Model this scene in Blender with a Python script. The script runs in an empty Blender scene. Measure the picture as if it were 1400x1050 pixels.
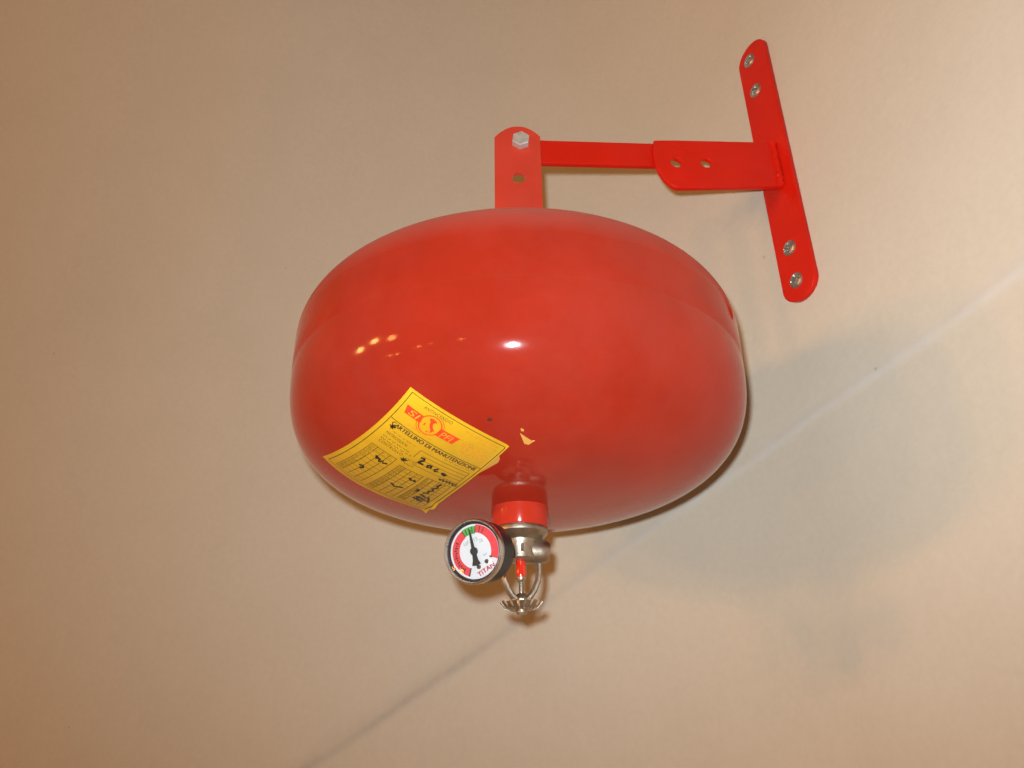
import bpy, bmesh, math, random
import numpy as np
from mathutils import Vector, Matrix

# ------------------------------------------------------------------ camera, world, lights, exposure
EYE = 1.70                                   # eye height; all z below are relative to the eye
scene = bpy.context.scene
C = scene.collection
P_, RO_ = 0.4446, 0.0158                      # camera pitch up, roll
FW = np.array([0, math.cos(P_), math.sin(P_)])
UP0 = np.array([0, -math.sin(P_), math.cos(P_)])
RT0 = np.array([1.0, 0, 0])
RT = math.cos(RO_) * RT0 - math.sin(RO_) * UP0
UP = math.sin(RO_) * RT0 + math.cos(RO_) * UP0
cam_d = bpy.data.cameras.new('camera')
cam_d.sensor_width = 36.0
cam_d.lens = 36.0 * 1040 / 1400
cam_d.clip_start = 0.01
cam_d.clip_end = 50
cam = bpy.data.objects.new('camera', cam_d)
C.objects.link(cam)
cam.matrix_world = Matrix(((RT[0], UP[0], -FW[0], 0), (RT[1], UP[1], -FW[1], 0), (RT[2], UP[2], -FW[2], EYE), (0, 0, 0, 1)))
scene.camera = cam

world = bpy.data.worlds.new('World')
scene.world = world
world.use_nodes = True
bg = world.node_tree.nodes['Background']
bg.inputs['Color'].default_value = (1.0, 0.44, 0.13, 1)
bg.inputs['Strength'].default_value = 0.22

def aim(o, target):
    d = Vector(target) - o.location
    o.rotation_euler = d.to_track_quat('-Z', 'Y').to_euler()

# the camera's flash, just above and left of the lens
fl = bpy.data.lights.new('camera_flash', 'SPOT')
fl.energy = 15.2
fl.color = (0.96, 1.06, 1.14)
fl.spot_size = math.radians(146)
fl.spot_blend = 1.0
fl.shadow_soft_size = 0.008
flo = bpy.data.objects.new('camera_flash', fl)
C.objects.link(flo)
fp = -0.0135 * RT + 0.0255 * UP
flo.location = (fp[0], fp[1], fp[2] + EYE)
fd = FW + 0.05 * RT + 0.34 * UP               # the reflector sits a touch skewed
aim(flo, (flo.location.x + fd[0], flo.location.y + fd[1], flo.location.z + fd[2]))

# warm lamps of the room, behind the camera to the left (their reflections show on the tank)
for x, y, z, e in ((-3.86, -0.62, 0.62, 26.0), (-3.66, -1.16, 0.78, 28.0), (-3.32, -1.70, 0.60, 16.0)):
    lm = bpy.data.lights.new('warm_room_lamp', 'AREA')
    lm.shape = 'DISK'; lm.size = 0.30
    lm.energy = e * 0.60
    lm.color = (1.0, 0.44, 0.12)
    lmo = bpy.data.objects.new('warm_room_lamp', lm)
    C.objects.link(lmo)
    lmo.location = (x, y, z + EYE)
    aim(lmo, (0.0, 0.5, EYE + 0.24))
for (x, y, z), e in (((-2.20, -0.85, -0.28), 1.5), ((-2.10, -0.97, -0.32), 2.6), ((-1.80, -1.36, -0.29), 2.6), ((-1.60, -1.54, -0.29), 0.6), ((-1.07, -1.86, -0.34), 2.6)):
    b = bpy.data.lights.new('warm_room_bulb', 'POINT')
    b.energy = e; b.color = (1.0, 0.40, 0.08); b.shadow_soft_size = 0.035
    bo = bpy.data.objects.new('warm_room_bulb', b)
    C.objects.link(bo)
    bo.location = (x, y, z + EYE)

scene.render.engine = 'CYCLES'
scene.view_settings.view_transform = 'Standard'
scene.view_settings.look = 'None'
scene.view_settings.exposure = 0.0
scene.view_settings.gamma = 1.0
scene.view_settings.use_curve_mapping = False
scene.cycles.max_bounces = 8
random.seed(4)
rng = np.random.default_rng(7)

# ------------------------------------------------------------------ materials
def new_mat(name):
    m = bpy.data.materials.new(name)
    m.use_nodes = True
    nt = m.node_tree
    return m, nt, nt.nodes['Principled BSDF']

def noise(nt, scale, detail=3.0, rough=0.5, coord='Object'):
    tc = nt.nodes.new('ShaderNodeTexCoord')
    n = nt.nodes.new('ShaderNodeTexNoise')
    n.inputs['Scale'].default_value = scale
    n.inputs['Detail'].default_value = detail
    n.inputs['Roughness'].default_value = rough
    nt.links.new(tc.outputs[coord], n.inputs['Vector'])
    return n.outputs['Fac']

def ramp(nt, fac, stops):
    r = nt.nodes.new('ShaderNodeValToRGB')
    el = r.color_ramp.elements
    while len(el) < len(stops): el.new(0.5)
    for e, (p, c) in zip(el, stops):
        e.position = p
        e.color = (*c, 1) if len(c) == 3 else c
    nt.links.new(fac, r.inputs['Fac'])
    return r.outputs['Color']

def mix(nt, fac, a, b, mode='MIX'):
    m = nt.nodes.new('ShaderNodeMix')
    m.data_type = 'RGBA'; m.blend_type = mode
    for sock, v in ((m.inputs[0], fac), (m.inputs[6], a), (m.inputs[7], b)):
        if hasattr(v, 'links'): nt.links.new(v, sock)
        elif isinstance(v, (int, float)): sock.default_value = v
        else: sock.default_value = (*v, 1)
    return m.outputs[2]

def bump(nt, bs, height, strength, dist):
    b = nt.nodes.new('ShaderNodeBump')
    b.inputs['Strength'].default_value = strength
    b.inputs['Distance'].default_value = dist
    nt.links.new(height, b.inputs['Height'])
    nt.links.new(b.outputs['Normal'], bs.inputs['Normal'])

def plain(name, col, rough=0.5, metal=0.0, var=0.12, scale=60, spec=0.5, coat=0.0, bstr=0.0, bscale=300):
    m, nt, bs = new_mat(name)
    f = noise(nt, scale)
    lo = tuple(c * (1 - var) for c in col); hi = tuple(min(1, c * (1 + var)) for c in col)
    nt.links.new(ramp(nt, f, [(0.3, lo), (0.7, hi)]), bs.inputs['Base Color'])
    r = ramp(nt, noise(nt, scale * 0.6), [(0.3, (rough * 0.8,) * 3), (0.7, (min(1, rough * 1.2),) * 3)])
    nt.links.new(r, bs.inputs['Roughness'])
    bs.inputs['Metallic'].default_value = metal
    bs.inputs['Specular IOR Level'].default_value = spec
    bs.inputs['Coat Weight'].default_value = coat
    bs.inputs['Coat Roughness'].default_value = 0.08
    if bstr: bump(nt, bs, noise(nt, bscale, 2), bstr, 0.001)
    return m

def red_enamel(name, col, rough, dust, matte=0.0):
    m, nt, bs = new_mat(name)
    f = noise(nt, 22, 6, 0.6)
    base = ramp(nt, f, [(0.3, tuple(c * 0.90 for c in col)), (0.7, tuple(c * 1.06 for c in col))])
    # fine grey dust film, patchy, and rare pale specks
    film = ramp(nt, noise(nt, 7.5, 9, 0.70), [(0.44, (0, 0, 0)), (0.70, (dust,) * 3)])
    base = mix(nt, film, base, (0.42, 0.33, 0.28))
    tc = nt.nodes.new('ShaderNodeTexCoord')
    vo = nt.nodes.new('ShaderNodeTexVoronoi')
    vo.inputs['Scale'].default_value = 75
    vo.inputs['Randomness'].default_value = 1.0
    nt.links.new(tc.outputs['Object'], vo.inputs['Vector'])
    sp = ramp(nt, vo.outputs['Distance'], [(0.035, (1, 1, 1)), (0.055, (0, 0, 0))])
    sel = ramp(nt, vo.outputs['Color'], [(0.80, (0, 0, 0)), (0.82, (1, 1, 1))])
    spk = mix(nt, 1.0, sp, sel, 'MULTIPLY')
    base = mix(nt, mix(nt, 1.0, spk, (0.55, 0.55, 0.55), 'MULTIPLY'), base, (0.75, 0.5, 0.42))
    ge = nt.nodes.new('ShaderNodeNewGeometry'); sx = nt.nodes.new('ShaderNodeSeparateXYZ')
    nt.links.new(ge.outputs['Normal'], sx.inputs[0])
    settled = ramp(nt, sx.outputs['Z'], [(0.10, (0, 0, 0)), (0.85, (1, 1, 1))])      # dust lies on what faces up
    base = mix(nt, mix(nt, 1.0, settled, (0.15,) * 3, 'MULTIPLY'), base, (0.45, 0.30, 0.24))
    nt.links.new(base, bs.inputs['Base Color'])
    bs.inputs['Diffuse Roughness'].default_value = matte
    r = ramp(nt, noise(nt, 14, 5, 0.6), [(0.3, (rough * 0.8,) * 3), (0.75, (rough * 1.35,) * 3)])
    nt.links.new(mix(nt, ramp(nt, sx.outputs['Z'], [(0.0, (0, 0, 0)), (0.30, (1, 1, 1))]), r, (0.5, 0.5, 0.5)), bs.inputs['Roughness'])
    bs.inputs['Specular IOR Level'].default_value = 0.22
    bump(nt, bs, noise(nt, 130, 2), 0.035, 0.001)
    return m

M = {}
M['tank'] = red_enamel('red_enamel_tank', (0.272, 0.0175, 0.0070), 0.080, 0.030, 0.55)
M['bracket'] = red_enamel('red_enamel_bracket', (0.66, 0.013, 0.004), 0.30, 0.02)
M['strap'] = red_enamel('red_enamel_strap_lit', (0.56, 0.050, 0.026), 0.22, 0.05, 0.6)  # the tank's red made brighter, flash light put into the colour
M['collar'] = red_enamel('red_enamel_collar', (0.50, 0.030, 0.013), 0.16, 0.02)
M['zinc'] = plain('zinc_plated_steel', (0.64, 0.63, 0.58), 0.42, 0.45, 0.15, 200)
M['screw'] = plain('screw_steel', (0.46, 0.47, 0.46), 0.30, 0.88, 0.25, 400, bstr=0.3, bscale=900)
M['brass'] = plain('dull_nickel_brass', (0.47, 0.41, 0.32), 0.42, 1.0, 0.18, 120, bstr=0.15, bscale=500)
M['chrome'] = plain('chrome', (0.80, 0.79, 0.78), 0.30, 1.0, 0.05, 100)
M['black'] = plain('black_plastic', (0.018, 0.016, 0.015), 0.42, 0, 0.2, 120, bstr=0.1, bscale=600)
M['dial'] = plain('dial_white', (0.60, 0.61, 0.61), 0.4, 0, 0.02, 80)
M['dial_red'] = plain('dial_red_print', (0.62, 0.05, 0.06), 0.45, 0, 0.08, 500)
M['dial_green'] = plain('dial_green_print', (0.08, 0.33, 0.07), 0.45, 0, 0.1, 500)
M['dial_black'] = plain('dial_black_print', (0.02, 0.02, 0.02), 0.45)
M['dial_grey'] = plain('dial_grey_print', (0.25, 0.25, 0.26), 0.45)
M['bulb'] = plain('red_glass_bulb', (0.68, 0.025, 0.008), 0.06, 0, 0.05, 60, coat=1.0)
M['paper'] = plain('yellow_paper', (0.66, 0.36, 0.013), 0.42, 0, 0.06, 90, bstr=0.15, bscale=120)
M['paper_old'] = plain('older_orange_paper', (0.66, 0.33, 0.07), 0.5, 0, 0.08, 90)
M['ink'] = plain('olive_ink', (0.10, 0.060, 0.010), 0.6, 0, 0.25, 400)
M['ink_dense'] = plain('brown_ink', (0.055, 0.026, 0.016), 0.6, 0, 0.25, 400)
M['ink_faint'] = plain('faint_brown_ink', (0.24, 0.125, 0.012), 0.6, 0, 0.25, 400)
M['ink_orange'] = plain('orange_ink', (0.78, 0.20, 0.02), 0.6, 0, 0.15, 400)
M['ink_red'] = plain('red_ink', (0.76, 0.055, 0.012), 0.55, 0, 0.08, 400)
M['marker'] = plain('black_marker', (0.022, 0.010, 0.012), 0.4, 0, 0.3, 400)
M['chip'] = plain('dark_paint_chip', (0.08, 0.010, 0.006), 0.7, 0, 0.2, 800)
M['recess'] = plain('screw_recess', (0.10, 0.095, 0.085), 0.5, 0.8, 0.3, 600)

# thin gauge glass: clear with a surface reflection
g, nt, bs = new_mat('gauge_glass')
nt.nodes.remove(bs)
tr = nt.nodes.new('ShaderNodeBsdfTransparent'); gl = nt.nodes.new('ShaderNodeBsdfGlossy')
gl.inputs['Roughness'].default_value = 0.03
fr = nt.nodes.new('ShaderNodeFresnel'); fr.inputs['IOR'].default_value = 1.45
ms = nt.nodes.new('ShaderNodeMixShader')
nt.links.new(fr.outputs[0], ms.inputs[0]); nt.links.new(tr.outputs[0], ms.inputs[1]); nt.links.new(gl.outputs[0], ms.inputs[2])
nt.links.new(ms.outputs[0], nt.nodes['Material Output'].inputs['Surface'])
M['glass'] = g

# painted plaster; the filled joint is a greyer filler (mask stored on the mesh)
w, nt, bs = new_mat('cream_plaster')
base = ramp(nt, noise(nt, 3.0, 5, 0.55), [(0.30, (0.585, 0.530, 0.420)), (0.70, (0.620, 0.562, 0.450))])
base = mix(nt, ramp(nt, noise(nt, 1.3, 3), [(0.40, (0, 0, 0)), (0.75, (0.5, 0.5, 0.5))]), base, (0.635, 0.565, 0.440))
base = mix(nt, 1.0, base, ramp(nt, noise(nt, 16, 6, 0.65), [(0.32, (0.972, 0.972, 0.968)), (0.68, (1, 1, 1))]), 'MULTIPLY')
base = mix(nt, 1.0, base, ramp(nt, noise(nt, 190, 3, 0.6), [(0.35, (0.965, 0.965, 0.96)), (0.65, (1, 1, 1))]), 'MULTIPLY')
at = nt.nodes.new('ShaderNodeAttribute'); at.attribute_name = 'joint'
jm = mix(nt, 1.0, at.outputs['Color'], ramp(nt, noise(nt, 38, 5, 0.6), [(0.28, (0.25,) * 3), (0.6, (0.85,) * 3)]), 'MULTIPLY')
ad = nt.nodes.new('ShaderNodeAttribute'); ad.attribute_name = 'filler_dark'
base = mix(nt, jm, base, mix(nt, ad.outputs['Fac'], (0.60, 0.575, 0.51), (0.43, 0.41, 0.345)))
tc = nt.nodes.new('ShaderNodeTexCoord')
vo = nt.nodes.new('ShaderNodeTexVoronoi'); vo.inputs['Scale'].default_value = 26
nt.links.new(tc.outputs['Object'], vo.inputs['Vector'])
sp = ramp(nt, vo.outputs['Distance'], [(0.022, (1, 1, 1)), (0.045, (0, 0, 0))])
sel = ramp(nt, vo.outputs['Color'], [(0.76, (0, 0, 0)), (0.80, (0.45, 0.45, 0.45))])
base = mix(nt, mix(nt, 1.0, sp, sel, 'MULTIPLY'), base, (0.28, 0.23, 0.17))
nt.links.new(base, bs.inputs['Base Color'])
bs.inputs['Roughness'].default_value = 0.62
bs.inputs['Diffuse Roughness'].default_value = 0.35
bs.inputs['Specular IOR Level'].default_value = 0.35
hf = noise(nt, 70, 6, 0.6)
bump(nt, bs, hf, 0.30, 0.002)
M['wall'] = w

# ------------------------------------------------------------------ helpers
def finish(name, me, mat, parent, origin, smooth=35):
    me.materials.clear(); me.materials.append(mat)
    if smooth:
        for p in me.polygons: p.use_smooth = True
        me.set_sharp_from_angle(angle=math.radians(smooth))
    o = bpy.data.objects.new(name, me)
    C.objects.link(o)
    if parent is not None: o.parent = parent
    return o

def world_origin(parent):
    v = Vector((0, 0, 0))
    while parent is not None:
        v = v + parent.location
        parent = parent.parent
    return v

def obj(name, verts, faces, mat, parent=None, smooth=35):
    """verts in eye-relative coordinates -> mesh object, stored relative to its parent"""
    v = np.asarray(verts, float) + np.array([0, 0, EYE])
    v = v - np.array(world_origin(parent))
    me = bpy.data.meshes.new(name)
    me.from_pydata(v.tolist(), [], [tuple(int(i) for i in f) for f in faces])
    bm = bmesh.new(); bm.from_mesh(me)
    bmesh.ops.recalc_face_normals(bm, faces=bm.faces)
    bm.to_mesh(me); bm.free()
    return finish(name, me, mat, parent, None, smooth)

def thing(name, loc, label, cat):
    o = bpy.data.objects.new(name, None)
    o.empty_display_size = 0.03
    C.objects.link(o)
    o.location = (loc[0], loc[1], loc[2] + EYE)
    o['label'] = label; o['category'] = cat
    return o

def join(*parts):
    V, F, n = [], [], 0
    for v, f in parts:
        v = np.asarray(v, float)
        V.append(v); F += [tuple(i + n for i in q) for q in f]; n += len(v)
    return np.vstack(V), F

def lathe(prof, origin, axis=(0, 0, 1), seg=48, xdir=None):
    """prof: list of (r, h) along axis"""
    a = np.array(axis, float); a /= np.linalg.norm(a)
    x = np.array(xdir if xdir is not None else ((1, 0, 0) if abs(a[0]) < 0.9 else (0, 1, 0)), float)
    x -= a * (x @ a); x /= np.linalg.norm(x)
    y = np.cross(a, x)
    V, F, rings = [], [], []
    for r, h in prof:
        c = np.array(origin) + a * h
        if r < 1e-6:
            rings.append([len(V)]); V.append(c)
        else:
            rings.append(list(range(len(V), len(V) + seg)))
            for i in range(seg):
                t = 2 * math.pi * i / seg
                V.append(c + r * (math.cos(t) * x + math.sin(t) * y))
    for A, B in zip(rings[:-1], rings[1:]):
        for i in range(seg):
            j = (i + 1) % seg
            if len(A) == 1 and len(B) == 1: continue
            if len(A) == 1: F.append((A[0], B[i], B[j]))
            elif len(B) == 1: F.append((A[i], B[0], A[j]))
            else: F.append((A[i], B[i], B[j], A[j]))
    return np.array(V), F

def tube(path, rad, seg=10):
    path = [np.array(p, float) for p in path]
    rad = rad if hasattr(rad, '__len__') else [rad] * len(path)
    V, F = [], []
    ref = np.array([0.13, 0.21, 0.97])
    for k, p in enumerate(path):
        t = path[min(k + 1, len(path) - 1)] - path[max(k - 1, 0)]
        t /= np.linalg.norm(t)
        x = np.cross(t, ref); x /= np.linalg.norm(x); y = np.cross(t, x)
        for i in range(seg):
            a = 2 * math.pi * i / seg
            V.append(p + rad[k] * (math.cos(a) * x + math.sin(a) * y))
    for k in range(len(path) - 1):
        for i in range(seg):
            j = (i + 1) % seg
            F.append((k * seg + i, k * seg + j, (k + 1) * seg + j, (k + 1) * seg + i))
    F.append(tuple(range(seg))); F.append(tuple(range((len(path) - 1) * seg, len(path) * seg)))
    return np.array(V), F

def flat_plate(outer, holes, thick, bev, origin, xd, yd, zd):
    """2D outline with holes -> bevelled plate. z of the outline's mid plane is zd"""
    cu = bpy.data.curves.new('outline', 'CURVE')
    cu.dimensions = '2D'; cu.fill_mode = 'BOTH'
    cu.extrude = thick / 2 - bev; cu.bevel_depth = bev; cu.bevel_resolution = 2; cu.offset = -bev
    for ring in [outer] + holes:
        s = cu.splines.new('POLY'); s.points.add(len(ring) - 1); s.use_cyclic_u = True
        for p, q in zip(s.points, ring): p.co = (q[0], q[1], 0, 1)
    o = bpy.data.objects.new('outline', cu); C.objects.link(o)
    dg = bpy.context.evaluated_depsgraph_get()
    me = bpy.data.meshes.new_from_object(o.evaluated_get(dg))
    V = np.array([v.co[:] for v in me.vertices]); F = [tuple(p.vertices) for p in me.polygons]
    bpy.data.objects.remove(o); bpy.data.curves.remove(cu); bpy.data.meshes.remove(me)
    o3, x3, y3, z3 = (np.array(q, float) for q in (origin, xd, yd, zd))
    return o3 + V[:, :1] * x3 + V[:, 1:2] * y3 + V[:, 2:3] * z3, F

def circle(cx, cy, r, n=28, a0=0.0, a1=2 * math.pi, end=False):
    m = n if not end else n - 1
    return [(cx + r * math.cos(a0 + (a1 - a0) * i / m), cy + r * math.sin(a0 + (a1 - a0) * i / m)) for i in range(n)]

def text_uv(body, spacing=1.0, shear=0.0):
    """flat text triangles normalised to x 0..1, y 0..1 (cap height)"""
    cu = bpy.data.curves.new('t', 'FONT')
    cu.body = body; cu.resolution_u = 3; cu.space_character = spacing; cu.shear = shear
    o = bpy.data.objects.new('t', cu); C.objects.link(o)
    dg = bpy.context.evaluated_depsgraph_get()
    me = bpy.data.meshes.new_from_object(o.evaluated_get(dg))
    bm = bmesh.new(); bm.from_mesh(me)
    bmesh.ops.triangulate(bm, faces=bm.faces)
    V = np.array([v.co[:2] for v in bm.verts]); F = [tuple(v.index for v in f.verts) for f in bm.faces]
    bm.free()
    bpy.data.objects.remove(o); bpy.data.curves.remove(cu); bpy.data.meshes.remove(me)
    mn, mx = V.min(0), V.max(0)
    return (V - mn) / (mx - mn), F

# ------------------------------------------------------------------ the wall
PD = np.array([math.cos(math.radians(66)), -math.sin(math.radians(66))])   # along the wall at the bracket
PN = np.array([-math.sin(math.radians(66)), -math.cos(math.radians(66))])  # out of the wall
PC = np.array([0.2417, 0.5400])                                          # middle of the plate's face
PT = 0.005                                                               # plate thickness
W0 = PC - PN * PT
def wall_curve():
    ds = 0.0025
    L = [W0.copy()]; q = W0.copy(); s = 0.0
    while q[0] > -2.4:
        e = max(0.0, s - 0.024)
        th = math.radians(66 - 63 * (1 - math.exp(-e / 0.2)))
        q = q + ds * np.array([-math.cos(th), math.sin(th)]); s += ds; L.append(q.copy())
    Rr = []; q = W0.copy(); s = 0.0
    while s < 1.0:
        th = math.radians(66 + 6 * (1 - math.exp(-max(0, s - 0.03) / 0.1)))
        q = q - ds * np.array([-math.cos(th), math.sin(th)]); s += ds; Rr.append(q.copy())
    return np.array(Rr[::-1] + L), len(Rr), ds
WC, i0, ds = wall_curve()
s_all = (np.arange(len(WC)) - i0) * ds
keep = [i for i in range(len(WC)) if (-0.40 < s_all[i] < 0.80) or i % 16 == 0 or i == len(WC) - 1]
pl = WC[keep]; sk = s_all[keep]
tan = np.gradient(WC, axis=0)[keep]; tan /= np.linalg.norm(tan, axis=1)[:, None]
nor = np.stack([tan[:, 1], -tan[:, 0]], 1)
nor *= np.where((nor @ np.array([-0.5, -1.0])) > 0, 1, -1)[:, None]
zz = np.concatenate([np.linspace(-1.7, -0.12, 24)[:-1], np.arange(-0.12, 0.36, 0.0025), np.linspace(0.36, 0.8, 60)[1:], np.linspace(0.8, 2.3, 24)[1:]])
# the filled joint: x along the wall's plan -> height
jx = [-2.4, -0.2207, -0.1941, -0.1265, -0.0583, -0.0035, 0.064, 0.1286, 0.1867, 0.2333, 0.2648, 0.2896, 0.31, 0.319, 0.40, 0.9]
jz = [-1.25, -0.0318, -0.0152, 0.0234, 0.0652, 0.1009, 0.141, 0.1781, 0.2097, 0.2302, 0.2412, 0.2482, 0.2548, 0.2576, 0.285, 0.45]
zj = np.interp(pl[:, 0], jx, jz)
ker = np.ones(9) / 9
zj = np.convolve(np.pad(zj, 4, mode='edge'), ker, 'valid')
slope = np.gradient(zj, sk)
zj = zj + 0.0010 * np.sin(sk * 31 + 1)
S, Z = np.meshgrid(sk, zz, indexing='ij')
dj = (Z - zj[:, None]) / np.sqrt(1 + slope[:, None] ** 2)
amp = 0.75 + 0.25 * np.sin(S * 23 + 0.6) * np.sin(S * 61)
ridge = 0.0011 * amp * np.exp(-(dj / 0.0045) ** 2) - 0.0004 * np.exp(-((dj - 0.010) / 0.008) ** 2)
und = 0.0016 * np.sin(S * 11 + 0.5) * np.sin(Z * 9 + 1) + 0.0011 * np.sin(S * 27 + Z * 13) + 0.0006 * np.sin(S * 44 - Z * 39 + 2)
near = np.clip((np.hypot(S, (Z - 0.48) * 0.3) - 0.05) / 0.12, 0, 1)
tS = np.clip((S + 0.10) / 0.80, 0, 1); tS = tS * tS * (3 - 2 * tS)
vault = 0.45 * np.clip(Z - (0.68 - 0.36 * tS), 0, 0.9) ** 2     # the wall leans over as it rises
disp = ridge + 0.5 * und * near + vault
joint = np.clip(1.15 * np.exp(-(dj / 0.0034) ** 2) + 0.32 * np.exp(-((dj - 0.006) / 0.006) ** 2), 0, 1)
nS, nZ = S.shape
V = np.empty((nS, nZ, 3))
V[..., 0] = pl[:, None, 0] + nor[:, None, 0] * disp
V[..., 1] = pl[:, None, 1] + nor[:, None, 1] * disp
V[..., 2] = Z + EYE
idx = np.arange(nS * nZ).reshape(nS, nZ)
Fq = np.stack([idx[:-1, :-1], idx[1:, :-1], idx[1:, 1:], idx[:-1, 1:]], -1).reshape(-1, 4)
me = bpy.data.meshes.new('wall')
me.vertices.add(nS * nZ); me.vertices.foreach_set('co', V.reshape(-1))
me.loops.add(Fq.size); me.loops.foreach_set('vertex_index', Fq.reshape(-1).astype(np.int32))
me.polygons.add(len(Fq)); me.polygons.foreach_set('loop_start', (np.arange(len(Fq)) * 4).astype(np.int32))
me.update(calc_edges=True)
a = me.attributes.new('joint', 'FLOAT', 'POINT'); a.data.foreach_set('value', joint.reshape(-1).astype(np.float32))
filler_dark = np.clip((0.17 - V[..., 0]) / 0.22, 0, 1)                 # filler gets darker toward the left
a = me.attributes.new('filler_dark', 'FLOAT', 'POINT'); a.data.foreach_set('value', filler_dark.reshape(-1).astype(np.float32))
me.polygons.foreach_set('use_smooth', np.ones(len(Fq), dtype=bool))
wall = finish('wall', me, M['wall'], None, None, smooth=0)
wall['kind'] = 'structure'
wall['label'] = 'cream plastered wall with a filled diagonal joint'

# ------------------------------------------------------------------ the wall bracket
br = thing('wall_bracket', (PC[0], PC[1], 0.332), 'red painted steel bracket screwed to the cream wall, its arm holding the tank', 'bracket')
PD3 = np.array([PD[0], PD[1], 0]); PN3 = np.array([PN[0], PN[1], 0]); Z3 = np.array([0, 0, 1.0])
hw = 0.0185; zlo, zhi = 0.332, 0.627
outer = circle(-0.0012, zlo + hw * 0.86, hw, 18, math.pi, 2 * math.pi, True) + circle(-0.0012, zhi - hw * 0.86, hw, 18, 0, math.pi, True)
outer = [(x, zlo + hw * 0.86 + (z - zlo - hw * 0.86) * 0.86) if z < zlo + hw * .86 else ((x, zhi - hw * .86 + (z - zhi + hw * .86) * 0.86) if z > zhi - hw * .86 else (x, z)) for x, z in outer]
scr = [(-0.0042, 0.6091), (-0.0040, 0.5691), (-0.0025, 0.3836), (-0.0024, 0.3508)]
v, f = flat_plate(outer, [circle(x, z, 0.0042, 20) for x, z in scr], PT, 0.0006, (PC[0] - PN[0] * PT / 2, PC[1] - PN[1] * PT / 2, 0), PD3, Z3, PN3)
plate = obj('wall_plate', v, f, M['bracket'], br)

def screw_head(x, z, rot):
    """domed head with a cross recess"""
    c = np.array([PC[0], PC[1], z]) + PD3 * x - PN3 * 0.0004
    Rr, H = 0.0072, 0.0026
    nr, ns = 14, 48
    V, F = [c + PN3 * (H * 0.62 - 0.0012)], []
    for i in range(1, nr + 1):
        r = Rr * i / nr
        for k in range(ns):
            t = 2 * math.pi * k / ns
            px_, pz_ = r * math.cos(t), r * math.sin(t)
            qx, qz = px_ * math.cos(rot) + pz_ * math.sin(rot), -px_ * math.sin(rot) + pz_ * math.cos(rot)
            h = H * math.sqrt(max(0, 1 - (r / Rr) ** 4)) * 0.85 + 0.15 * H
            if i == nr: h = 0
            if max(abs(qx), abs(qz)) < 0.0046 and min(abs(qx), abs(qz)) < 0.00105: h -= 0.0014
            V.append(c + PD3 * px_ + Z3 * pz_ + PN3 * h)
    for k in range(ns): F.append((0, 1 + k, 1 + (k + 1) % ns))
    for i in range(nr - 1):
        for k in range(ns):
            a, b = 1 + i * ns + k, 1 + i * ns + (k + 1) % ns
            F.append((a, a + ns, b + ns, b))
    # shank through the plate into the wall
    sv, sf = lathe([(0.0035, -0.012), (0.0035, 0.0008)], c, PN3, 16)
    return join((np.array(V), F), (sv, sf))
for (x, z), rot in zip(scr, (0.3, 0.9, 0.05, 1.45)):
    v, f = screw_head(x, z, rot)
    obj('screw', v, f, M['screw'], plate, 28)

A0 = np.array([0.0108, 0.5045, 0])
AD = np.array([PC[0] - 0.0108, PC[1] - 0.5045, 0]); AL = np.linalg.norm(AD); AD /= AL
AN = np.array([AD[1], -AD[0], 0])              # toward the camera
# long flat bar, bolted behind the strap
o_ = [(-0.017, 0.4500), (-0.017, 0.4738), (0.0195, 0.4767), (0.131, 0.4862), (0.131, 0.4607), (0.0195, 0.4515)]
v, f = flat_plate(o_, [], 0.005, 0.0006, A0 - AN * 0.0025, AD, Z3, AN)
obj('arm_bar', v, f, M['bracket'], br)
# broad end plate welded to the wall plate, two holes
o_ = [(0.1195, 0.4842), (0.1178, 0.4760), (0.1172, 0.4650), (0.1183, 0.4570), (0.1215, 0.4480), (0.1262, 0.4395), (0.1320, 0.4340), (0.1365, 0.4330),
      (AL + 0.0004, 0.4450), (AL + 0.0004, 0.4955), (0.2250, 0.4947), (0.1400, 0.4868)]
v, f = flat_plate(o_, [circle(0.1375, 0.4612, 0.0053), circle(0.1655, 0.4640, 0.0053)], 0.005, 0.0006, A0 + AN * 0.0026, AD, Z3, AN)
obj('arm_plate', v, f, M['bracket'], br)
# weld beads
def bead(p0, p1, r, n=26):
    p0, p1 = np.array(p0), np.array(p1)
    path = [p0 + (p1 - p0) * i / (n - 1) + rng.normal(0, r * 0.10, 3) for i in range(n)]
    rad = [r * (0.85 + 0.3 * abs(math.sin(i * 1.25)) + rng.normal(0, 0.06)) for i in range(n)]
    rad[0] *= 0.4; rad[-1] *= 0.4
    return tube(path, rad, 10)
pe = A0 + AD * (AL - 0.0006)
v1 = bead(pe + AN * 0.0052 + Z3 * 0.4448, pe + AN * 0.0052 + Z3 * 0.4950, 0.0030)
v2 = bead(pe - AN * 0.0002 + Z3 * 0.4448, pe - AN * 0.0002 + Z3 * 0.4950, 0.0026)
v, f = join(v1, v2)
obj('weld_bead', v, f, M['bracket'], br, 60)
v, f = bead(A0 + AD * 0.132 + Z3 * 0.4862, A0 + AD * 0.156 + Z3 * 0.4884, 0.0019, 14)
obj('weld_bead', v, f, M['bracket'], br, 60)
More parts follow.
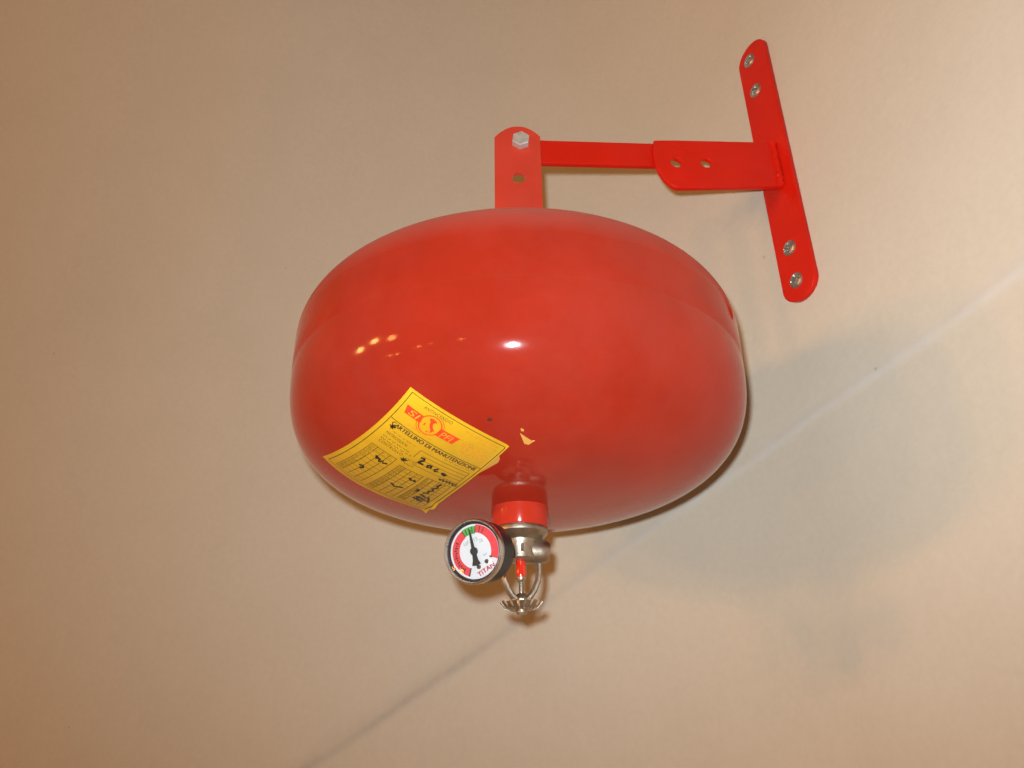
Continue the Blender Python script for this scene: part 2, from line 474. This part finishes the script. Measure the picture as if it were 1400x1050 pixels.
# hexagon bolt through strap and bar
bc = np.array([0.0108, 0.4998, 0.4673])
rot = math.radians(82)
prof_r = 0.0079
V, F = [], []
for h, r in ((0.0, prof_r), (0.0052, prof_r), (0.0060, prof_r * 0.90)):
    for i in range(6):
        t = rot + i * math.pi / 3
        V.append(bc + np.array([r * math.cos(t), -h, r * math.sin(t)]))
for k in range(2):
    for i in range(6):
        j = (i + 1) % 6
        F.append((k * 6 + i, k * 6 + j, k * 6 + 6 + j, k * 6 + 6 + i))
F.append(tuple(range(12, 18)))
sh = lathe([(0.004, -0.002), (0.004, 0.018), (0.0, 0.018)], bc, (0, 1, 0), 20)
nut = lathe([(0.0, 0.0095), (0.0076, 0.0095), (0.0076, 0.0150), (0.0, 0.0150)], bc, (0, 1, 0), 6)
v, f = join((np.array(V), F), sh, nut)
obj('hex_bolt', v, f, M['zinc'], br, 25)

# ------------------------------------------------------------------ the extinguisher
K = 0.5 / 0.55
AXX, AXY = 0.0043 * K, 0.5
TR_, TR2 = 0.1737 * K, 0.1735 * K
ZT, ZS, HT = 0.2741 * K, 0.2519 * K, 0.0721 * K
ZB = ZS - 0.0015                               # where the lower dome begins
HB = ZB - 0.1589 * K
NE, ME = 2.45, 2.85
AX3 = np.array([AXX, AXY, 0.0])
ex = thing('fire_extinguisher', (AXX, AXY, 0.0765), 'round red automatic fire extinguisher tank hanging under the bracket arm', 'extinguisher')
prof = []
for t in np.linspace(0.0, math.pi / 2, 60):
    prof.append((TR_ * math.sin(t) ** (2 / NE), ZT + HT * max(math.cos(t), 0) ** (2 / NE)))
prof += [(TR_, ZT - 0.006), (TR_, ZS + 0.0012), (TR_ - 0.0004, ZS + 0.0003), (TR_ - 0.0004, ZS - 0.0006)]   # shallow weld groove
for t in np.linspace(math.pi / 2, 0.0, 64):
    prof.append((TR2 * max(math.sin(t), 0) ** (2 / ME), ZB - HB * max(math.cos(t), 0) ** (2 / ME)))
prof[0] = (0.0, ZT + HT); prof[-1] = (0.0, ZB - HB)
v, f = lathe(prof, AX3, seg=180)
tank = obj('tank', v, f, M['tank'], ex, 50)

# strap welded on the crown
sx0, sx1, sxc = -0.0118, 0.0276, 0.0079
top = [(sx1, 0.4742)] + [(sxc + 0.0197 * q, 0.4742 + 0.0118 * (1 - abs(q) ** 2.1)) for q in np.linspace(0.97, -0.97, 20)] + [(sx0, 0.4742)]
outer = [(sx0, 0.300), (sx1, 0.300)] + top
v, f = flat_plate(outer, [circle(0.0083, 0.4296, 0.0057), circle(0.0108, 0.4673, 0.0043)], 0.0042, 0.0005, (0, 0.5021, 0), (1, 0, 0), (0, 0, 1), (0, -1, 0))
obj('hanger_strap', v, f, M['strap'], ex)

# collar
v, f = lathe([(0.0192, 0.150), (0.0192, 0.1316), (0.0187, 0.1306), (0.0178, 0.1304), (0.0, 0.1304)], AX3, seg=64)
collar = obj('collar', v, f, M['collar'], ex, 40)
# valve body below the collar
body = lathe([(0.0, 0.1306), (0.0182, 0.1306), (0.0186, 0.1296), (0.0184, 0.1272), (0.0165, 0.1254), (0.0142, 0.1238), (0.0112, 0.1226), (0.0106, 0.1205), (0.0106, 0.1105), (0.0098, 0.1095), (0.0, 0.1095)], AX3, seg=48)
plug = lathe([(0.0, 0.0), (0.0082, 0.0), (0.0082, 0.0130), (0.0074, 0.0170), (0.0060, 0.0190), (0.0, 0.0194)], AX3 + np.array([0, 0, 0.1165]), (1, 0.10, -0.05), 28)
GF = np.array([-0.0250, 0.4530, 0.1056])        # gauge face centre
G = np.array([-0.40, -0.90, -0.17]); G /= np.linalg.norm(G)
stem = lathe([(0.0055, 0.018), (0.0055, 0.048), (0.0, 0.048)], GF, -G, 20)
v, f = join(body, plug, stem)
valve = obj('valve_body', v, f, M['brass'], ex, 30)

# sprinkler head
hexb = lathe([(0.0, 0.1100), (0.0112, 0.1100), (0.0112, 0.1048), (0.0090, 0.1040), (0.0052, 0.1036), (0.0, 0.1036)], AX3 + np.array([0, 0, 0.009]), seg=6, xdir=(0.8, 0.6, 0))
parts = [hexb]
ring = lathe([(0.0, 0.1150), (0.0078, 0.1150), (0.0080, 0.1132), (0.0064, 0.1118), (0.0, 0.1116)], AX3, seg=32)
parts.append(ring)
ya = 0.22                                        # the frame stands slightly turned
for sgn in (-1, 1):
    d = np.array([math.cos(ya), math.sin(ya), 0]) * sgn
    prof2 = [(0.0088, 0.1145), (0.0112, 0.1120), (0.0120, 0.1080), (0.0120, 0.1025), (0.0112, 0.0970), (0.0088, 0.0912), (0.0060, 0.0872), (0.0034, 0.0848)]
    V, F = [], []
    wd = np.array([-d[1], d[0], 0])
    for k, (r, z) in enumerate(prof2):
        r2, z2 = prof2[min(k + 1, len(prof2) - 1)]; r1, z1 = prof2[max(k - 1, 0)]
        t = np.array([r2 - r1, z2 - z1]); t /= np.linalg.norm(t)
        nrm = d * (-t[1]) + Z3 * t[0]
        c = AX3 + d * r + Z3 * z
        for i in range(10):
            a = 2 * math.pi * i / 10
            V.append(c + nrm * 0.0021 * math.cos(a) + wd * 0.0030 * math.sin(a))
    for k in range(len(prof2) - 1):
        for i in range(10):
            j = (i + 1) % 10
            F.append((k * 10 + i, k * 10 + j, k * 10 + 10 + j, k * 10 + 10 + i))
    parts.append((np.array(V), F))
parts.append(lathe([(0.0, 0.0885), (0.0028, 0.0885), (0.0040, 0.0865), (0.0044, 0.0835), (0.0040, 0.0800), (0.0, 0.0800)], AX3, seg=28))
parts.append(lathe([(0.0, 0.0960), (0.0014, 0.0960), (0.0016, 0.0950), (0.0016, 0.0880), (0.0, 0.0880)], AX3, seg=16))
v, f = join(*parts)
head = obj('sprinkler_head', v, f, M['brass'], ex, 30)
v, f = lathe([(0.0, 0.1138), (0.0028, 0.1134), (0.0034, 0.1122), (0.0034, 0.1004), (0.0031, 0.0985), (0.0020, 0.0970), (0.0010, 0.0960), (0.0, 0.0955)], AX3, seg=28)
obj('glass_bulb', v, f, M['bulb'], head, 60)
v, f = lathe([(0.0, 0.1142), (0.0036, 0.1142), (0.0038, 0.1134), (0.0037, 0.1122), (0.0035, 0.1120)], AX3, seg=24)
obj('bulb_cap', v, f, M['zinc'], head, 40)
v, f = lathe([(0.0034, 0.0988), (0.0034, 0.0980), (0.0027, 0.0966), (0.0020, 0.0956), (0.0, 0.0952)], AX3, seg=24)
obj('bulb_seat', v, f, M['brass'], head, 40)
# toothed deflector: dished disc with upturned teeth
parts = [lathe([(0.0, 0.0794), (0.0078, 0.0794), (0.0082, 0.0790), (0.0078, 0.0783), (0.0, 0.0780)], AX3, seg=40),
         lathe([(0.0, 0.0795), (0.0034, 0.0790), (0.0035, 0.0768), (0.0030, 0.0759), (0.0, 0.0757)], AX3, seg=24)]
NT = 18
for k in range(NT):
    a0 = 2 * math.pi * (k + 0.5) / NT
    hwid = 0.30 * 2 * math.pi / NT
    V = []
    for r, z, wf in ((0.0072, 0.0790, 1.25), (0.0110, 0.0802, 1.05), (0.0138, 0.0834, 0.92)):
        for dz in (0.0, -0.0009):
            for sg in (-1, 1):
                a = a0 + sg * hwid * wf
                V.append(AX3 + np.array([r * math.cos(a), r * math.sin(a), z + dz]))
    F = []
    for q in (0, 4):
        F += [(q, q + 1, q + 5, q + 4), (q + 2, q + 6, q + 7, q + 3), (q, q + 4, q + 6, q + 2), (q + 1, q + 3, q + 7, q + 5)]
    F += [(8, 9, 11, 10), (0, 2, 3, 1)]
    parts.append((np.array(V), F))
v, f = join(*parts)
obj('deflector', v, f, M['brass'], head, 30)

# ------------------------------------------------------------------ pressure gauge
GR = 0.0193
upw = np.array([0, 0, 1.0]); gx = np.cross(upw, G); gx /= np.linalg.norm(gx); gy = np.cross(G, gx)
ga = math.radians(27)                           # the dial sits turned anticlockwise
DX = math.cos(ga) * gx + math.sin(ga) * gy
DY = -math.sin(ga) * gx + math.cos(ga) * gy
v, f = lathe([(0.0, -0.0245), (0.0100, -0.0245), (0.0150, -0.0235), (0.0180, -0.0205), (0.0184, -0.0170), (0.0186, -0.0026), (0.0150, -0.0026)], GF, G, 64)
gauge = obj('pressure_gauge', v, f, M['black'], ex, 40)
v, f = lathe([(0.0184, -0.0042), (GR, -0.0036), (GR + 0.0001, -0.0005), (GR - 0.0003, 0.0008), (GR - 0.0009, 0.0012), (GR - 0.0016, 0.0006), (GR - 0.0019, -0.0006), (GR - 0.0021, -0.0026)], GF, G, 72)
obj('bezel', v, f, M['chrome'], gauge, 60)
rd = GR - 0.0020
v, f = lathe([(rd + 0.0003, -0.0002), (rd - 0.0002, -0.0005), (rd - 0.0010, -0.0018), (rd - 0.0011, -0.0024)], GF, G, 64)
obj('bezel_shade_ring', v, f, M['black'], gauge, 60)  # added black ring, stands in for the shade inside the bezel
v, f = lathe([(0.0, -0.0024), (rd, -0.0024)], GF, G, 64)
obj('dial_face', v, f, M['dial'], gauge, 0)
def dial(p, h=-0.00225):
    p = np.asarray(p, float)
    return GF + p[:, :1] * DX + p[:, 1:2] * DY + G * h
def band(a0, a1, r0, r1, mat, name, h=-0.00225, n=40):
    """angles in degrees clockwise from the dial's top"""
    P = []
    for i in range(n + 1):
        a = math.radians(a0 + (a1 - a0) * i / n)
        P += [(r0 * math.sin(a), r0 * math.cos(a)), (r1 * math.sin(a), r1 * math.cos(a))]
    return obj(name, dial(P, h), [(2 * i, 2 * i + 1, 2 * i + 3, 2 * i + 2) for i in range(n)], mat, gauge, 0)
band(-136, -4, rd * 0.58, rd * 0.86, M['dial_red'], 'red_zone')
band(-4, 33, rd * 0.60, rd * 0.87, M['dial_green'], 'green_zone')
band(33, 138, rd * 0.64, rd * 0.92, M['dial_red'], 'red_zone')
# tick marks and lettering, one print part
VV, FF = [], []
def put(V, F, fn):
    n = sum(len(q) for q in VV)
    VV.append(fn(V)); FF.extend([tuple(i + n for i in q) for q in F])
def dial_text(body, cx, cy, w_, h_, rotd=0.0):
    V, F = text_uv(body)
    c, s = math.cos(math.radians(rotd)), math.sin(math.radians(rotd))
    Q = (V - 0.5) * np.array([w_, h_])
    Q = np.stack([cx + Q[:, 0] * c - Q[:, 1] * s, cy + Q[:, 0] * s + Q[:, 1] * c], 1) * rd
    put(Q, F, lambda q: dial(q, -0.0021))
def tick(a, r0, r1, wd):
    a = math.radians(a); t = np.array([math.sin(a), math.cos(a)]); n = np.array([t[1], -t[0]]) * wd / 2
    put(np.array([t * r0 - n, t * r0 + n, t * r1 + n, t * r1 - n]) * rd, [(0, 1, 2, 3)], lambda q: dial(q, -0.0021))
for a in (-4, 5, 14, 24, 33): tick(a, 0.63, 0.85, 0.03)
for a in (45, 55): tick(a, 0.68, 0.88, 0.03)
tick(-136, 0.58, 0.87, 0.05); tick(138, 0.60, 0.70, 0.05)
for k, a in enumerate(np.linspace(-118, -36, 13)):        # small print in the left zone
    t = math.radians(a)
    tick(a, 0.66 + 0.03 * (k % 2), 0.78 - 0.02 * (k % 3), 0.045)
obj('scale_marks', np.vstack(VV), FF, M['dial_black'], gauge, 0)['kind'] = 'stuff'
VV, FF = [], []
for s_, a, r in (('10', -22, 0.42), ('12', 2, 0.40), ('15', 38, 0.42), ('20', 66, 0.44)):
    t = math.radians(a); dial_text(s_, r * math.sin(t), r * math.cos(t), 0.15, 0.12, -ga * 57.3 * 0.6)
dial_text('0', -0.42, -0.44, 0.06, 0.09, 0); dial_text('bar', 0.30, -0.30, 0.16, 0.09, 0)
obj('scale_numbers', np.vstack(VV), FF, M['dial_grey'], gauge, 0)['kind'] = 'stuff'
VV, FF = [], []
dial_text('TITAN', 0.06, -0.76, 0.70, 0.16, 0)
dial_text('TITAN', 0.068, -0.768, 0.70, 0.16, 0)
dial_text('TITAN', 0.052, -0.760, 0.70, 0.16, 0)
obj('lettering', np.vstack(VV), FF, M['dial_red'], gauge, 0)['kind'] = 'stuff'
for x in (-0.13, 0.22):
    c = dial([(x * rd, -0.54 * rd)], -0.0022)[0]
    v, f = lathe([(0.0, 0.0), (0.0013, 0.0), (0.0012, 0.0006), (0.0005, 0.0007), (0.0, 0.0002)], c, G, 16)
    obj('dial_screw', v, f, M['recess'], gauge, 30)
# needle
na = math.radians(18); t = np.array([math.sin(na), math.cos(na)]); n = np.array([t[1], -t[0]])
P = [t * 0.76 - n * 0.028, t * 0.76 + n * 0.028, n * 0.07, -t * 0.30 + n * 0.10, -t * 0.47 + n * 0.17, -t * 0.50, -t * 0.47 - n * 0.17, -t * 0.30 - n * 0.10, -n * 0.07]
P = np.array(P) * rd
up_, lo_ = dial(P, -0.0010), dial(P, -0.0014)
k = len(P)
nv = np.vstack([up_, lo_]); nf = [tuple(range(k)), tuple(range(2 * k - 1, k - 1, -1))] + [(i, (i + 1) % k, k + (i + 1) % k, k + i) for i in range(k)]
hub = lathe([(0.0, -0.0006), (0.0020, -0.0006), (0.0024, -0.0010), (0.0024, -0.0022)], GF, G, 24)
v, f = join((nv, nf), hub)
obj('needle', v, f, M['dial_black'], gauge, 30)
v, f = lathe([(0.0, 0.0004), (rd * 0.7, 0.0003), (rd + 0.0002, -0.0001), (rd + 0.0002, -0.0004), (0.0, -0.0001)], GF, G, 48)
obj('gauge_glass', v, f, M['glass'], gauge, 40)

# ------------------------------------------------------------------ maintenance label, laid on the tank's underside
cTL, cTR, cBR, cBL = (np.array(q) for q in ([-0.0554, 0.3688, 0.1749], [-0.0022, 0.4007, 0.1527], [-0.0598, 0.5058, 0.1468], [-0.1219, 0.4532, 0.1668]))
C0 = np.array([AXX, AXY, 0.245])
def tank_f(P):
    r = np.hypot(P[:, 0] - AXX, P[:, 1] - AXY)
    return (r / TR2) ** ME + (np.clip(ZB - P[:, 2], 0, None) / HB) ** ME - 1
BULGE = np.array([0.010, 0.004, 0.0])
def on_tank(Q, off):
    d = Q - C0
    lo = np.full(len(Q), 0.3); hi = np.full(len(Q), 3.0)
    for _ in range(36):
        mi = (lo + hi) / 2
        ins = tank_f(C0 + d * mi[:, None]) < 0
        lo = np.where(ins, mi, lo); hi = np.where(ins, hi, mi)
    P = C0 + d * lo[:, None]
    e = 1e-5
    g = np.stack([tank_f(P + e * q) - tank_f(P - e * q) for q in np.eye(3)], 1)
    g /= np.linalg.norm(g, axis=1)[:, None]
    return P + g * (off[:, None] if hasattr(off, '__len__') else off)
def lab(uv, off):
    uv = np.asarray(uv, float); u, v = uv[:, :1], uv[:, 1:2]
    Q = (1 - u) * (1 - v) * cTL + u * (1 - v) * cTR + u * v * cBR + (1 - u) * v * cBL + (1 - u) * 4 * v * (1 - v) * BULGE
    return on_tank(Q, off)
NG = 40
uv = np.array([(i / NG, j / NG) for i in range(NG + 1) for j in range(NG + 1)])
lift = 0.0005 + 0.0022 * np.clip((uv[:, 0] - 0.93) / 0.07, 0, 1) ** 2 * np.clip((uv[:, 1] - 0.70) / 0.15, 0, 1) * (0.6 + 0.4 * np.sin(uv[:, 1] * 38)) \
    + 0.0006 * np.clip((uv[:, 0] - 0.96) / 0.04, 0, 1) ** 2
gf = [(i * (NG + 1) + j, (i + 1) * (NG + 1) + j, (i + 1) * (NG + 1) + j + 1, i * (NG + 1) + j + 1) for i in range(NG) for j in range(NG)]
top = lab(uv, lift); bot = lab(uv, np.maximum(lift - 0.0003, 0.00012))
nT = len(top)
edge = [j for j in range(NG + 1)] + [i * (NG + 1) + NG for i in range(1, NG + 1)] + [NG * (NG + 1) + j for j in range(NG - 1, -1, -1)] + [i * (NG + 1) for i in range(NG - 1, 0, -1)]
ff = gf + [tuple(nT + i for i in q[::-1]) for q in gf] + [(edge[i], edge[(i + 1) % len(edge)], nT + edge[(i + 1) % len(edge)], nT + edge[i]) for i in range(len(edge))]
label = obj('maintenance_label', np.vstack([top, bot]), ff, M['paper'], ex, 30)
label['label'] = 'yellow printed maintenance label with black handwriting'
# edge of an older label showing beneath
us = np.linspace(0.86, 1.0, 6); P = []
for v_ in np.linspace(0, 1, 9):
    vv = 0.10 + v_ * 0.26
    ext = 1.0 + 0.065 * max(0, 1 - abs(v_ - 0.18) / (0.18 if v_ < 0.18 else 0.82))
    for u_ in us: P.append((0.86 + (u_ - 0.86) * (ext - 0.86) / 0.14, vv))
F = [(j * 6 + i, j * 6 + i + 1, j * 6 + i + 7, j * 6 + i + 6) for j in range(8) for i in range(5)]
obj('older_label', lab(P, 0.00022), F, M['paper_old'], label, 0)

class Print:
    """collects flat print in label coordinates, then lays it on the paper"""
    def __init__(s): s.V = []; s.F = []; s.n = 0
    def add(s, V, F):
        s.V.append(np.asarray(V, float)); s.F += [tuple(i + s.n for i in q) for q in F]; s.n += len(V)
    def line(s, pts, w_, closed=False):
        pts = [np.array(p, float) for p in pts]
        AR = 1.5                                     # label is taller than wide: keep strokes even
        out = []
        for a, b in zip(pts[:-1], pts[1:]):
            k = max(1, int(np.linalg.norm((b - a)) / 0.05))
            out += [a + (b - a) * i / k for i in range(k)]
        out.append(pts[-1])
        V = []
        for i, p in enumerate(out):
            t = out[min(i + 1, len(out) - 1)] - out[max(i - 1, 0)]
            t = t * np.array([1, AR]); t /= (np.linalg.norm(t) + 1e-9)
            n = np.array([-t[1], t[0] / AR]) * w_ / 2
            V += [p - n, p + n]
        s.add(V, [(2 * i, 2 * i + 1, 2 * i + 3, 2 * i + 2) for i in range(len(out) - 1)])
    def poly(s, pts):
        bm = bmesh.new()
        fc = bm.faces.new([bm.verts.new((p[0], p[1], 0)) for p in pts])
        bmesh.ops.triangulate(bm, faces=[fc])
        bm.verts.index_update()
        s.add([v.co[:2] for v in bm.verts], [tuple(v.index for v in q.verts) for q in bm.faces]); bm.free()
    def text(s, body, u0, v0, u1, v1, h, shear=0.0, spacing=1.0):
        """baseline from (u0,v0) to (u1,v1), cap height h in v"""
        V, F = text_uv(body, spacing, shear)
        b = np.array([u0, v0]) + V[:, :1] * np.array([u1 - u0, v1 - v0])
        s.add(b - np.array([0, 1.0]) * V[:, 1:2] * h, F)
    def scrawl(s, u0, v0, u1, v1, h, n, w_):
        """illegible line of tiny print"""
        k = 0.0
        while k < 1.0:
            L = random.uniform(0.02, 0.06) / max(abs(u1 - u0), 0.05)
            e = min(1.0, k + L)
            a = np.array([u0 + (u1 - u0) * k, v0 + (v1 - v0) * k]); b = np.array([u0 + (u1 - u0) * e, v0 + (v1 - v0) * e])
            m = max(2, int((b - a)[0] / 0.012)); pts = []
            for i in range(m + 1):
                pts.append(a + (b - a) * i / m + np.array([0, (h / 2) * (1 if i % 2 else -1) * random.uniform(0.5, 1)]))
            s.line(pts, w_)
            k = e + 0.018 / max(abs(u1 - u0), 0.05)
    def refine(s, lim=0.022):
        """split long triangles so that the print follows the curved paper"""
        V = [tuple(p) for p in np.vstack(s.V)]
        T = []
        for q in s.F:
            for i in range(1, len(q) - 1): T.append((q[0], q[i], q[i + 1]))
        out = []; mid = {}
        while T:
            t = T.pop()
            e = [(math.dist(V[t[i]], V[t[(i + 1) % 3]]), i) for i in range(3)]
            L, i = max(e)
            if L <= lim: out.append(t); continue
            a, b, c = t[i], t[(i + 1) % 3], t[(i + 2) % 3]
            k = (min(a, b), max(a, b))
            if k not in mid:
                mid[k] = len(V); V.append(((V[a][0] + V[b][0]) / 2, (V[a][1] + V[b][1]) / 2))
            m = mid[k]; T += [(a, m, c), (m, b, c)]
        s.V = [np.array(V)]; s.F = out
    def build(s, name, mat, off):
        s.refine()
        V = np.vstack(s.V)
        V = np.clip(V, 0.004, 0.996)
        l = 0.0005 + 0.0022 * np.clip((V[:, 0] - 0.93) / 0.07, 0, 1) ** 2 * np.clip((V[:, 1] - 0.70) / 0.15, 0, 1) * (0.6 + 0.4 * np.sin(V[:, 1] * 38)) \
            + 0.0006 * np.clip((V[:, 0] - 0.96) / 0.04, 0, 1) ** 2
        o = obj(name, lab(V, l + off), s.F, mat, label, 0)
        o['kind'] = 'stuff'                          # print too small to pick apart
        return o

rules = Print()
rules.line([(0.045, 0.022), (0.985, 0.022)], 0.008); rules.line([(0.045, 0.022), (0.045, 0.955)], 0.008)
rules.line([(0.985, 0.022), (0.975, 0.97)], 0.008); rules.line([(0.045, 0.955), (0.975, 0.97)], 0.006)
rules.line([(0.045, 0.268), (0.985, 0.268)], 0.008)
def table(u0, v0, u1, v1, rows, cols):
    for i in range(cols + 1):
        u = u0 + (u1 - u0) * i / cols; rules.line([(u, v0), (u, v1)], 0.005)
    for j in range(rows + 1):
        v_ = v0 + (v1 - v0) * j / rows; rules.line([(u0, v_), (u1, v_)], 0.0035 if j else 0.006)
table(0.115, 0.52, 0.375, 0.93, 9, 4)
table(0.435, 0.555, 0.665, 0.945, 9, 4)
table(0.700, 0.55, 0.935, 0.93, 9, 4)
rules.line([(0.455, 0.352), (0.945, 0.352)], 0.005); rules.line([(0.455, 0.352), (0.455, 0.43)], 0.005)
for v_ in (0.385, 0.42, 0.455, 0.49): rules.line([(0.50, v_), (0.945, v_)], 0.0045)
rules.line([(0.945, 0.352), (0.945, 0.52)], 0.005)
rules.build('ruled_lines', M['ink'], 0.00008)
faint = Print()
for (u0, v0, u1, v1) in ((0.125, 0.53, 0.185, 0.925), (0.445, 0.565, 0.495, 0.935), (0.705, 0.56, 0.755, 0.92)):
    for v_ in np.arange(v0, v1, 0.0115): faint.scrawl(u0, v_, u1, v_, 0.008, 5, 0.0062)
for u0, u1, v_ in ((0.19, 0.37, 0.535), (0.50, 0.66, 0.572), (0.76, 0.93, 0.566), (0.19, 0.37, 0.555), (0.50, 0.66, 0.592)): faint.scrawl(u0, v_, u1, v_, 0.010, 5, 0.0045)
faint.scrawl(0.66, 0.325, 0.92, 0.325, 0.010, 9, 0.005)
faint.scrawl(0.16, 0.345, 0.40, 0.345, 0.010, 9, 0.005)
faint.build('fine_print', M['ink_faint'], 0.00008)
txt = Print()
txt.text('ANTINCENDIO', 0.215, 0.072, 0.49, 0.064, 0.026, spacing=1.15)
txt.text('MATRICOLA N.', 0.12, 0.388, 0.345, 0.388, 0.022)
txt.scrawl(0.12, 0.412, 0.40, 0.412, 0.014, 9, 0.0055); txt.scrawl(0.12, 0.436, 0.43, 0.436, 0.014, 9, 0.0055)
txt.text('CONTROLLO', 0.130, 0.474, 0.375, 0.474, 0.024, spacing=1.1)
txt.scrawl(0.44, 0.472, 0.54, 0.472, 0.018, 5, 0.006); txt.scrawl(0.44, 0.515, 0.52, 0.515, 0.014, 5, 0.0055)
txt.build('small_lettering', M['ink'], 0.00009)
big = Print()
for du, dv in ((0, 0), (0.0022, 0.0006), (-0.0018, 0.0)):
    big.text('CARTELLINO DI MANUTENZIONE', 0.095 + du, 0.309 + dv, 0.955 + du, 0.309 + dv, 0.031)
big.build('title_lettering', M['ink_dense'], 0.00010)
orange = Print()
for k, (u0, u1, v_) in enumerate(((0.62, 0.93, 0.052), (0.76, 0.95, 0.078), (0.63, 0.90, 0.122), (0.67, 0.93, 0.143), (0.68, 0.94, 0.164), (0.69, 0.95, 0.185), (0.70, 0.93, 0.206))):
    orange.scrawl(u0, v_, u1, v_, 0.014 if k > 1 else 0.016, 9, 0.006)
for a, b in ((0.20, 0.30), (0.31, 0.47)): orange.scrawl(a, 0.236, b, 0.238, 0.010, 4, 0.005)
orange.build('address_print', M['ink_orange'], 0.00009)
logo = Print()
logo.poly([(0.083, 0.118), (0.262, 0.118), (0.276, 0.178), (0.108, 0.182)])
logo.poly([(0.450, 0.128), (0.632, 0.124), (0.606, 0.190), (0.438, 0.194)])
lc = (0.356, 0.152)
def ring(rx, ry, w_, a0=0, a1=360):
    logo.line([(lc[0] + rx * math.cos(math.radians(a)), lc[1] + ry * math.sin(math.radians(a))) for a in np.linspace(a0, a1, 44)], w_)
ring(0.098, 0.074, 0.011); ring(0.118, 0.089, 0.006, 100, 170); ring(0.118, 0.089, 0.006, -75, -15)
boot = [(-0.038, -0.046), (-0.010, -0.056), (0.022, -0.050), (0.034, -0.040), (0.018, -0.034), (0.012, -0.020), (0.026, 0.000), (0.046, 0.014), (0.062, 0.026), (0.048, 0.028), (0.044, 0.046), (0.034, 0.048), (0.030, 0.028), (0.010, 0.016), (-0.010, -0.006), (-0.016, -0.026), (-0.032, -0.032)]
logo.poly([(lc[0] + x * 1.05, lc[1] + y) for x, y in boot])
logo.poly([(lc[0] + x, lc[1] + y) for x, y in ((-0.002, 0.048), (0.026, 0.046), (0.014, 0.060))])
logo.poly([(lc[0] + x, lc[1] + y) for x, y in ((-0.052, 0.004), (-0.040, 0.000), (-0.038, 0.022), (-0.050, 0.022))])
logo.build('logo', M['ink_red'], 0.00009)
lt = Print()
lt.text('SI', 0.135, 0.172, 0.240, 0.172, 0.044, shear=0.15)
lt.text('PFI', 0.472, 0.186, 0.585, 0.184, 0.046, shear=0.2)
lt.build('logo_lettering', M['paper'], 0.00017)
hand = Print()
H = lambda pts, w_=0.017: hand.line(pts, w_ * 1.4)
H([(0.505, 0.405), (0.535, 0.398), (0.545, 0.415), (0.525, 0.440), (0.520, 0.452), (0.570, 0.450)], 0.018)
H([(0.625, 0.428), (0.605, 0.438), (0.612, 0.456), (0.640, 0.448), (0.632, 0.428), (0.612, 0.434)], 0.018)
H([(0.700, 0.425), (0.678, 0.448), (0.690, 0.462), (0.715, 0.450)], 0.015)
H([(0.755, 0.440), (0.770, 0.462), (0.800, 0.446), (0.780, 0.440), (0.790, 0.470)], 0.020)
H([(0.780, 0.508), (0.800, 0.522), (0.815, 0.500), (0.830, 0.528), (0.850, 0.500), (0.862, 0.530), (0.880, 0.498), (0.895, 0.528), (0.915, 0.505), (0.930, 0.530), (0.965, 0.520)], 0.015)
H([(0.790, 0.512), (0.965, 0.505)], 0.008)
H([(0.850, 0.560), (0.835, 0.600), (0.855, 0.610), (0.830, 0.650), (0.850, 0.665), (0.825, 0.700), (0.845, 0.72), (0.80, 0.735)], 0.017)
H([(0.740, 0.705), (0.755, 0.735), (0.735, 0.745)], 0.022)
H([(0.80, 0.76), (0.87, 0.79), (0.81, 0.80), (0.90, 0.835), (0.82, 0.83), (0.88, 0.865), (0.845, 0.865), (0.80, 0.80), (0.79, 0.845), (0.84, 0.85)], 0.022)
H([(0.88, 0.77), (0.905, 0.80), (0.925, 0.85)], 0.015)
H([(0.235, 0.585), (0.262, 0.615), (0.250, 0.590), (0.280, 0.600), (0.290, 0.625), (0.315, 0.598), (0.325, 0.62), (0.355, 0.60)], 0.018)
H([(0.220, 0.765), (0.250, 0.748), (0.262, 0.765), (0.250, 0.79)], 0.017)
H([(0.590, 0.622), (0.625, 0.645), (0.640, 0.625), (0.655, 0.648)], 0.019)
H([(0.530, 0.765), (0.555, 0.775), (0.580, 0.792), (0.625, 0.770), (0.635, 0.758)], 0.016)
for cx, cy in ((0.125, 0.318), (0.418, 0.492)):
    for a in (0, 50, 100, 150):
        c, s_ = 0.033 * math.cos(math.radians(a)), 0.022 * math.sin(math.radians(a))
        H([(cx - c, cy - s_), (cx + c * 0.8, cy + s_)], 0.0075)
hand.build('handwriting', M['marker'], 0.00014)

# bits stuck to the tank
def chip(pts, mat, name, off=0.0004):
    P = np.array(pts); n = len(P)
    top = on_tank(P, off); bot = on_tank(P, 0.00003)
    return obj(name, np.vstack([top, bot]), [tuple(range(n))] + [(i, (i + 1) % n, n + (i + 1) % n, n + i) for i in range(n)], mat, tank, 0)
c = np.array([0.0072, 0.3961, 0.1538]); ux = np.array([1, 0, 0]); uy = np.array([0, 0.95, -0.3])
chip([c + ux * x + uy * y for x, y in ((-0.0032, -0.0062), (-0.0008, -0.0036), (0.0034, 0.0008), (0.0052, 0.0004), (0.0016, 0.0040), (-0.0008, 0.0030))], M['paper_old'], 'label_scrap')
c = np.array([0.0052, 0.3875, 0.1565])
chip([c + ux * x + uy * y for x, y in ((-0.0008, -0.0012), (0.0008, -0.0004), (0.0010, 0.0010), (-0.0006, 0.0008))], M['paper_old'], 'label_scrap')
c = np.array([-0.0126, 0.3801, 0.1598])
chip([c + 0.0014 * (ux * math.cos(a) * (1 + 0.25 * math.sin(3 * a)) + uy * math.sin(a)) for a in np.linspace(0, 2 * math.pi, 12, endpoint=False)], M['chip'], 'paint_chip', 0.00015)
